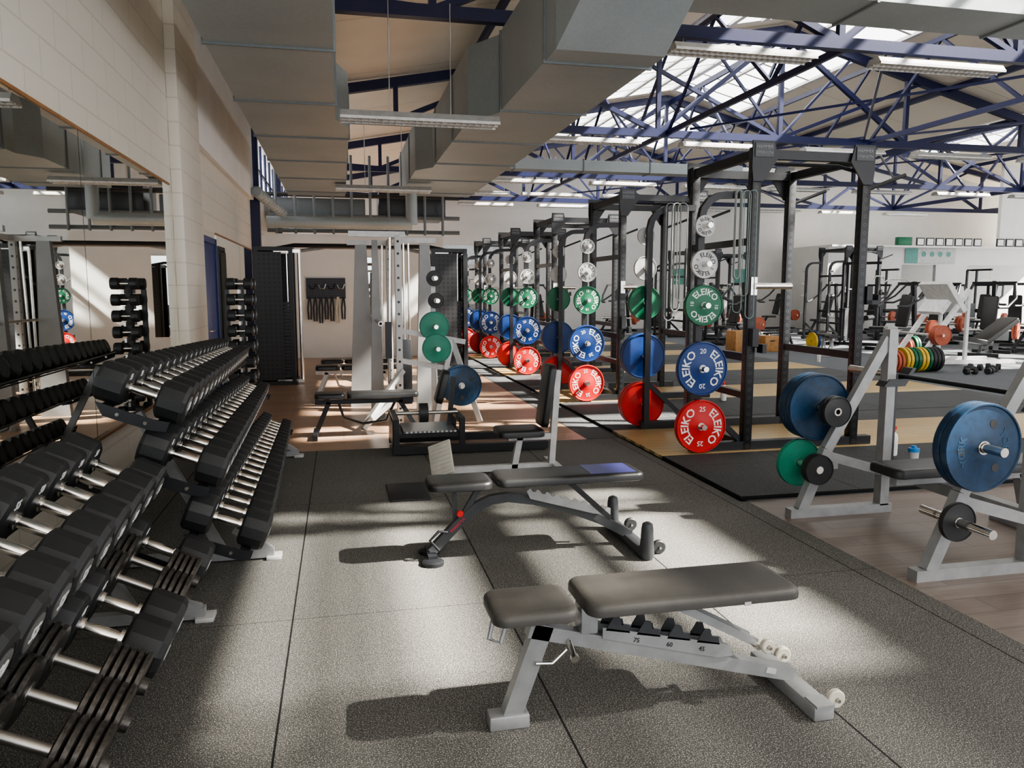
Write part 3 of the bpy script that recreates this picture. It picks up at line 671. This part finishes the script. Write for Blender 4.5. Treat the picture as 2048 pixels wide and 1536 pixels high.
sm.add('bar',MB().cyl((.2,-.45,1.15),(.2,2.0,1.15),.015,12).cyl((.2,-.45,1.15),(.2,-.12,1.15),.025,12),STEEL)
sm.add('weight_carriage',MB().slab(.27,.34,-.03,.03,.75,1.15),BLK)
for z,x in ((1.62,.8),(1.38,.82),(1.1,.8),(.86,.82),(.45,1.08)): sm.add('storage_horn',MB().cyl((x,.05,z),(x,-.25,z),.0235,14),CHROME)
sm.add('horn_post',MB().beam((.8,.03,0),(.8,.03,1.75),.05),LGREY)
SMX,SMY=.2,8.5
sm.put((SMX,SMY,0))
for k,x,z,y in (('K',.8,1.62,-.1),('K',.82,1.38,-.1),('t',.8,1.1,-.03),('t',.82,.86,-.1),('B',1.08,.45,-.17),('B',1.08,.45,-.12),('t',.8,1.1,-.08),('K',.82,1.38,-.06)): put_plate(k,(SMX+x,SMY+y,z),random.random()*3,-1,'plates on the smith machine')
def flatbench(label,mat):
    t=Thing('weight_bench',label,'weight bench')
    t.add('seat_pad',pad(MB(),0,.32,-.14,.14,.42,.48),VINYL,ang=60); t.add('back_pad',pad(MB(),.34,1.1,-.14,.14,.42,.48),VINYL,ang=60)
    t.add('frame',MB().beam((.0,0,.38),(1.05,0,.38),.05).beam((.15,0,.38),(0,0,.03),.05).beam((.9,0,.38),(1.1,0,.03),.05).beam((0,-.25,.03),(0,.25,.03),.05).beam((1.1,-.25,.03),(1.1,.25,.03),.05).tube([(.25,0,.36),(.3,0,.2),(.5,0,.13),(.75,0,.16),(.85,0,.36)],.015),mat)
    return t
FB=flatbench('flat bench with black pad and dark frame',BLK); FB.put((-.28,8.0,0),scale=.95)
FL=flatbench('flat bench with black pad and pale frame',LGREY); FL.put((-.3,11.6,0)); FL.put((-.35,10.7,0))
# ------------------------------------------------------------ cable crossover
cc=Thing('cable_crossover','black cable crossover machine with two perforated towers','gym machine')
for x in (0,2.75):
    for dx in (-.26,.26):
        for dy in (-.3,.3): cc.add('tower_post',MB().slab(x+dx-.03,x+dx+.03,dy-.03,dy+.03,0,2.14),BLK)
    cc.add('tower_top',MB().slab(x-.29,x+.29,-.32,.32,2.1,2.16),BLK); cc.add('tower_base',MB().slab(x-.31,x+.31,-.35,.35,0,.06),BLK)
    cc.add('shroud',MB().slab(x-.23,x+.12,-.33,-.31,.08,2.08),PERF,label='perforated black sheet shroud')
    q=-.3 if x<1 else .3
    cc.add('shroud',MB().slab(x+q-.008,x+q+.008,-.27,.27,.08,2.08),PERF,label='perforated black sheet shroud')
    w=MB()
    for k in range(22): w.slab(x+.0,x+.22,-.12,.12,.1+k*.055,.15+k*.055)
    cc.add('weight_stack',w,DGREY)
    for g_ in (.08,.18): cc.add('guide_rod',MB().cyl((x+g_,0,.1),(x+g_,0,2.12),.012,10),CHROME)
    cc.add('back_shroud',MB().slab(x-.25,x+.25,.31,.33,.08,2.08),PERF)
    s_=1 if x<1 else -1
    cc.add('pulley_rail',MB().cyl((x+s_*.38,-.2,.05),(x+s_*.38,-.2,2.1),.025,12).beam((x,-.2,.05),(x+s_*.4,-.2,.05),.05).beam((x,-.2,2.1),(x+s_*.4,-.2,2.1),.05),CHROME)
cc.add('cross_beam',MB().tube([(0,0,2.14),(.3,0,2.2),(2.45,0,2.2),(2.75,0,2.14)],.035),BLK)
cc.add('cross_beam',MB().tube([(.4,.1,2.12),(.8,.1,2.18),(2.0,.1,2.18),(2.3,.1,2.12)],.03),GREY)
cc.put((-1.0,12.9,0))
solo('pegboard',MB().slab(-.72,.12,17.465,17.492,1.3,1.75),PEG,'black pegboard panel mounted on the white wall','pegboard')
for i in range(7):
    x=-.66+i*.12; m=MB().tube([(x,17.44,1.34),(x-.03,17.42,1.1),(x-.02,17.42,.85-.04*(i%3)),(x+.03,17.42,.85-.04*(i%3)),(x+.04,17.42,1.1),(x+.02,17.44,1.34)],.018,8)
    solo('cable_rope',m,BLK if i!=5 else CREAM,'black cable rope attachment hanging on the pegboard' if i!=5 else 'pale cable rope attachment hanging on the pegboard','cable attachment',group='cable attachments')
for i in range(4):
    x=-.58+i*.2; m=MB().tube([(x-.08,17.44,1.6),(x-.04,17.42,1.52),(x+.04,17.42,1.52),(x+.08,17.44,1.62)],.014,8)
    solo('cable_bar',m,STEEL if i%2 else BLK,'steel cable handle on the pegboard' if i%2 else 'black cable handle on the pegboard','cable attachment',group='cable attachments')
solo('wall_mirror',MB().slab(.35,.75,17.475,17.493,.5,2.2),MIR,'tall narrow mirror with wood edging on partition','mirror',group='wall mirrors')
# ------------------------------------------------------------ bench press station
bp=Thing('bench_press_station','silver steel bench press station with sloped uprights','bench press')
for y in (0,1.14):
    f=MB(); f.beam((-.02,y,.03),(.74,y,.03),.07,.06); f.beam((.07,y,.05),(.24,y,.45),.06,.07); f.beam((.24,y,.45),(.66,y,1.18),.05,.065); f.beam((.68,y,.05),(.68,y,1.24),.065,.07)
    f.beam((.2,y,.42),(.68,y,.28),.05,.06)
    s_=bp.add('side_frame',f,GREY)
    bp.add('guide_plate',MB().slab(.715,.73,y-.035,y+.035,.3,.95).prism([(.62,y-.045,.86),(.78,y-.045,.86),(.86,y-.045,.98),(.83,y-.045,.98),(.78,y-.045,.91),(.66,y-.045,.91)],(0,.09,0)),DGREY,s_)
    sg=-1 if y==0 else 1
    for x,z in ((.22,.72),(.12,.34)):
        y2=y+(sg*.34 if z<.5 else sg*.27)
        bp.add('storage_horn',MB().cyl((x,y-sg*.02,z),(x,y2,z),.0235,16),CHROME,s_,label='steel plate storage horn')
        bp.add('horn_mount',MB().beam((x,y,z),(x+.2,y,z),.045),GREY,s_)
    bp.add('storage_horn',MB().cyl((.12,y,.34),(.12,y-sg*.12,.34),.0235,16),CHROME,s_)
bp.add('seat_pad',pad(MB(),.22,1.4,.43,.71,.41,.47),VINYL,ang=60)
bp.add('bench_frame',MB().beam((.3,.57,.38),(1.35,.57,.38),.06).beam((.68,0,.3),(.68,1.14,.3),.07).beam((1.2,.57,.38),(1.3,.57,.03),.06).beam((1.3,.3,.03),(1.3,.84,.03),.06),GREY)
bp.put((2.88,3.3,0))
bx,by=2.88,3.3
BR=Thing('barbell','long steel barbell resting on the bench press hooks','barbell')
BR.add('shaft',MB().cyl((0,-.66,0),(0,.66,0),.0145,14),BLK)
for s in (-1,1): BR.add('sleeve',MB().cyl((0,s*.66,0),(0,s*1.08,0),.025,16).cyl((0,s*.66,0),(0,s*.69,0),.038,16),CHROME)
BR.put((bx+.77,by+.57,.927))
for dy in (.08,.128): put_plate('B',(bx+.22,by-dy,.72),.3+dy*9,-1,'plates on the bench press')
for dy in (.08,.128,.176): put_plate('B',(bx+.22,by+1.14+dy,.72),.3+dy*5,1,'plates on the bench press')
put_plate('k',(bx+.12,by-.12,.34),0,-1,'plates on the bench press')
for q in (1.06,1.02): put_plate('k',(bx+.22,by+q,.72),0,-1,'plates on the bench press')
put_plate('t',(bx+.12,by+1.14+.12,.34),0,-1,'plates on the bench press'); put_plate('k',(bx+.12,by+1.07,.34),0,-1,'plates on the bench press'); put_plate('k',(bx+.12,by+1.035,.34),0,-1,'plates on the bench press')
# ------------------------------------------------------------ bottles
SB=Thing('spray_bottle','white spray bottle with a red trigger','spray bottle'); h=.27
SB.add('body',MB().cap([(.036,0),(.04,.01),(.04,h*.6),(.03,h*.72),(.014,h*.78)],'Z',n=20),WHITE)
SB.add('trigger_head',MB().cap([(.016,h*.78),(.016,h*.86)],'Z',n=12).box((-.012,0,h*.91),(.07,.024,h*.1)).box((-.03,0,h*.83),(.01,.014,h*.1),(0,.4,0)),CRED)
for p in ((4.78,5.85,.032),(9.7,14.2,.0),(9.6,12.0,0),(4.95,9.3,.032),(.35,16.6,0),(13.8,13.0,0)): SB.put(p,group='spray bottles')
WB=Thing('shaker_bottle','small clear white shaker bottle with blue lid','bottle')
WB.add('body',MB().cap([(.035,0),(.042,.12)],'Z',n=20),GWHITE); WB.add('lid',MB().cap([(.045,.12),(.045,.15),(.02,.155),(.02,.17)],'Z',n=20),CBLU); WB.put((4.66,5.45,.032))
# ------------------------------------------------------------ far gym machines
for i,k in enumerate('oooyyeeyyexxx'): put_plate(k,(9.75+i*.08,12.15,.201 if k=='o' else .226),0,1,'bumper plates standing in a row',axis='X')
for i in range(6): HEX[8].put((10.9+.3*(i%3)+.1*i,11.5+.32*(i//2),.06),(0,0,i*.5),group='small dumbbells on the floor',scale=.6)
lg=Thing('leg_press','white and black inclined leg press machine','gym machine')
for y in (-.4,.4): lg.add('side_rail',MB().beam((-.1,y,.08),(.9,y,1.5),.08).beam((.9,y,1.5),(.9,y,.05),.06).beam((-.2,y,.05),(2.0,y,.05),.08),WHITE)
lg.add('carriage',MB().box((.62,0,1.35),(.1,.9,.7),(0,rad(-35),0)).box((.45,0,1.15),(.3,.7,.1),(0,rad(-55),0)),WHITE,label='white foot plate carriage')
lg.add('seat_pad',pad(MB(),-.3,.3,-.25,.25,0,.1),VINYL,loc=(1.35,0,.4),rot=(0,rad(10),0)); lg.add('back_pad',pad(MB(),-.45,.45,-.25,.25,0,.1),VINYL,loc=(1.85,0,.6),rot=(0,rad(-35),0))
lg.add('storage_horn',MB().cyl((.2,-.7,.6),(.2,.7,.6),.024,12),CHROME); lg.put((11.4,13.6,0),(0,0,-.1))
for y in (-.6,-.54,-.48): put_plate('o',(11.6,13.6+y,.6),0,-1,'plates on the leg press')
gm=Thing('plate_loaded_machine','black plate-loaded machine with padded seat','gym machine')
gf=MB().beam((0,-.4,.04),(0,.4,.04),.08).beam((1.3,-.4,.04),(1.3,.4,.04),.08).beam((0,0,.05),(1.3,0,.05),.08).beam((1.25,0,.05),(1.1,0,1.7),.08).beam((1.1,-.45,1.65),(1.1,.45,1.65),.07).beam((.1,0,.05),(.35,0,.45),.06)
gm.add('frame',gf,BLK)
gm.add('seat_pad',pad(MB(),.25,.65,-.2,.2,.45,.52),VINYL); gm.add('back_pad',pad(MB(),-.4,.4,-.16,.16,0,.08),VINYL,loc=(.85,0,.95),rot=(0,rad(-75),0))
for y in (-.42,.42): gm.add('lever_arm',MB().tube([(1.1,y,1.65),(.8,y*1.2,1.3),(.4,y,1.1),(.2,y*.7,1.1)],.03),DGREY)
gm.add('storage_horn',MB().cyl((1.25,-.62,.55),(1.25,.62,.55),.024,12),CHROME)
gl=Thing('plate_loaded_machine','pale grey plate-loaded machine with padded seat','gym machine')
gl.parts=[(n,(m if n!='frame' else setmat(m.copy(),LGREY)),p,l,r,lb_) for n,m,p,l,r,lb_ in gm.parts]
for (x,y,r,pale) in ((13.0,16.6,.2,0),(15.8,15.6,-.4,0),(17.5,17.0,.9,0),(13.2,22.2,2.2,1),(16.6,21.5,-.3,0),(19.6,20.7,.5,0),(11.6,20.4,2.6,0),(9.9,19.3,.3,0),(20.3,22.6,.8,0),(21.5,19.0,-.5,0),(8.4,23.2,1,1),(7,25,2,0),(15.2,17.8,.4,0),(19.4,18.0,.1,0),(22.8,21.2,.5,0),(14.0,14.6,.6,0),(17.8,14.8,.2,0),(20.6,16.4,.7,1),(15.2,23.0,.1,0),(17.4,23.4,.3,0),(9.0,26.2,.2,0),(16.3,19.3,.2,0),(15.0,13.2,.3,0),(13.0,26.8,.1,0),(15.4,26.4,.1,0)):
    (gl if pale else gm).put((x,y,0),(0,0,r),group='plate-loaded machines')
    c,s_=math.cos(r),math.sin(r)
    for dy in (-.5,-.44):
        PL['o'].put((x+1.25*c-dy*s_,y+1.25*s_+dy*c,.55),(0,0,r),group='plates on far machines')
lt=Thing('cable_tower','tall black cable tower with a weight stack','gym machine')
lt.add('frame',MB().beam((-.3,0,.04),(1.3,0,.04),.08).beam((-.3,-.35,.04),(-.3,.35,.04),.08).beam((0,-.2,.05),(0,-.2,2.2),.06).beam((0,.2,.05),(0,.2,2.2),.06).beam((0,-.2,2.2),(0,.2,2.2),.06).beam((0,0,2.2),(.9,0,2.2),.07),BLK)
w=MB()
for k in range(16): w.slab(-.08,.08,-.16,.16,.12+k*.055,.17+k*.055)
lt.add('weight_stack',w,DGREY); lt.add('seat_pad',pad(MB(),.7,1.1,-.2,.2,.45,.53),VINYL); lt.add('knee_roller',MB().cyl((.65,-.3,.75),(.65,.3,.75),.07,16),VINYL)
lt.add('pull_bar',MB().tube([(.85,-.5,1.75),(.85,-.35,1.85),(.85,.35,1.85),(.85,.5,1.75)],.015),CHROME); lt.add('cable',MB().cyl((.85,0,1.85),(.85,0,2.18),.005,6),STEEL)
for x,y,r in ((11.6,27.2,-1.5),(19.2,24.6,-1.6),(22.5,24.0,-1.6),(4.6,27.0,-1.6),(13.4,18.6,-.9)): lt.put((x,y,0),(0,0,r),group='cable towers')
for x,y,k in ((12.6,15.2,'o'),(12.67,15.2,'o'),(12.74,15.2,'e'),(12.81,15.2,'e'),(11.4,17.0,'y'),(11.47,17.0,'b')): put_plate(k,(x,y,{'b':.241,'o':.201}.get(k,.226)),0,1,'plates on the floor',axis='X')
FB.put((10.6,17.9,0),(0,0,.3)); FL.put((10.8,15.3,0),(0,0,1.2))
for x,y,z,s_ in ((9.55,17.2,0,.5),(10.2,17.0,0,.38)):
    t=Thing('plyometric_box','light plywood jump box','wooden box'); t.add('panels',MB().slab(-s_/2,s_/2,-s_/2,s_/2,0,s_,.004),WOODB); t.add('hand_slot',MB().slab(-.06,.06,-s_/2-.003,-s_/2,s_*.65,s_*.73),BLK); t.put((x,y,z+.001),group='plywood boxes')
pf=Thing('picture_frame','small black framed certificate standing on the ledge','picture frame'); pf.add('frame',MB().slab(-.17,.17,-.02,.02,0,.3),BLK); pf.add('print',MB().slab(-.13,.13,-.024,-.02,.04,.26),WHITE)
for i in range(11):
    x=21.2+i*.42 if i<7 else 21.7+i*.42
    pf.put((x,25.03 if x>24.3 else 25.15,3.122),(0,0,0),group='frames on the ledge')
t=Thing('wall_banner','white banner with teal round icons on the wall','banner'); t.add('panel',MB().slab(-1.1,1.1,-.02,0,0,.55),GWHITE); t.add('print_block',MB().slab(-1.1,-.55,-.024,-.02,0,.55),TEALP)
for i in range(4): t.add('round_icon',MB().cap([(.1,-.026),(.1,-.02)],'Y',(-.3+i*.36,0,.34),n=20),TEALP)
t.put((21.7,25.19,2.48))
solo('equipment_case',MB().slab(-.3,.3,-.1,.1,0,.32,.02),GREEN,'green case standing on the ledge','case',(20.6,25.3,3.122))
for x in (2.5,4.5,12.6,15.2): solo('wall_notice',MB().slab(x,x+.5,YB-.02,YB-.001,1.7,2.3),TEALP if x>12 else WHITE,'small printed notice sheet on wall','notice',group='wall notices')
struct('window_%d'%wn,MB().slab(1.2,5.5,YB-.03,YB-.01,2.4,3.1),simple('far_window_glass',(.75,.85,.95),.2),'far window band in the end wall','window')
# ------------------------------------------------------------ light, world, camera
sd=bpy.data.lights.new('sun','SUN'); sd.energy=44; sd.angle=rad(1.4); sd.color=(1,.94,.84)
so=bpy.data.objects.new('sun',sd); COL.objects.link(so); so.rotation_euler=Vector((-1.1,.33,-1)).to_track_quat('-Z','Y').to_euler(); so.location=(15,-5,15)
w=bpy.data.worlds.new('sky'); S.world=w; w.use_nodes=True; bg=w.node_tree.nodes['Background']; bg.inputs[0].default_value=(.95,.96,1,1); bg.inputs[1].default_value=2.2
cd=bpy.data.cameras.new('camera'); cd.sensor_width=36; cd.lens=27.04; cd.clip_end=200
co=bpy.data.objects.new('camera',cd); COL.objects.link(co); co.location=(0,0,1.5); co.rotation_euler=(rad(83),0,rad(-12.52)); S.camera=co
try: S.view_settings.view_transform='AgX'; S.view_settings.look='AgX - Medium High Contrast'
except Exception: pass
S.view_settings.exposure=0.25
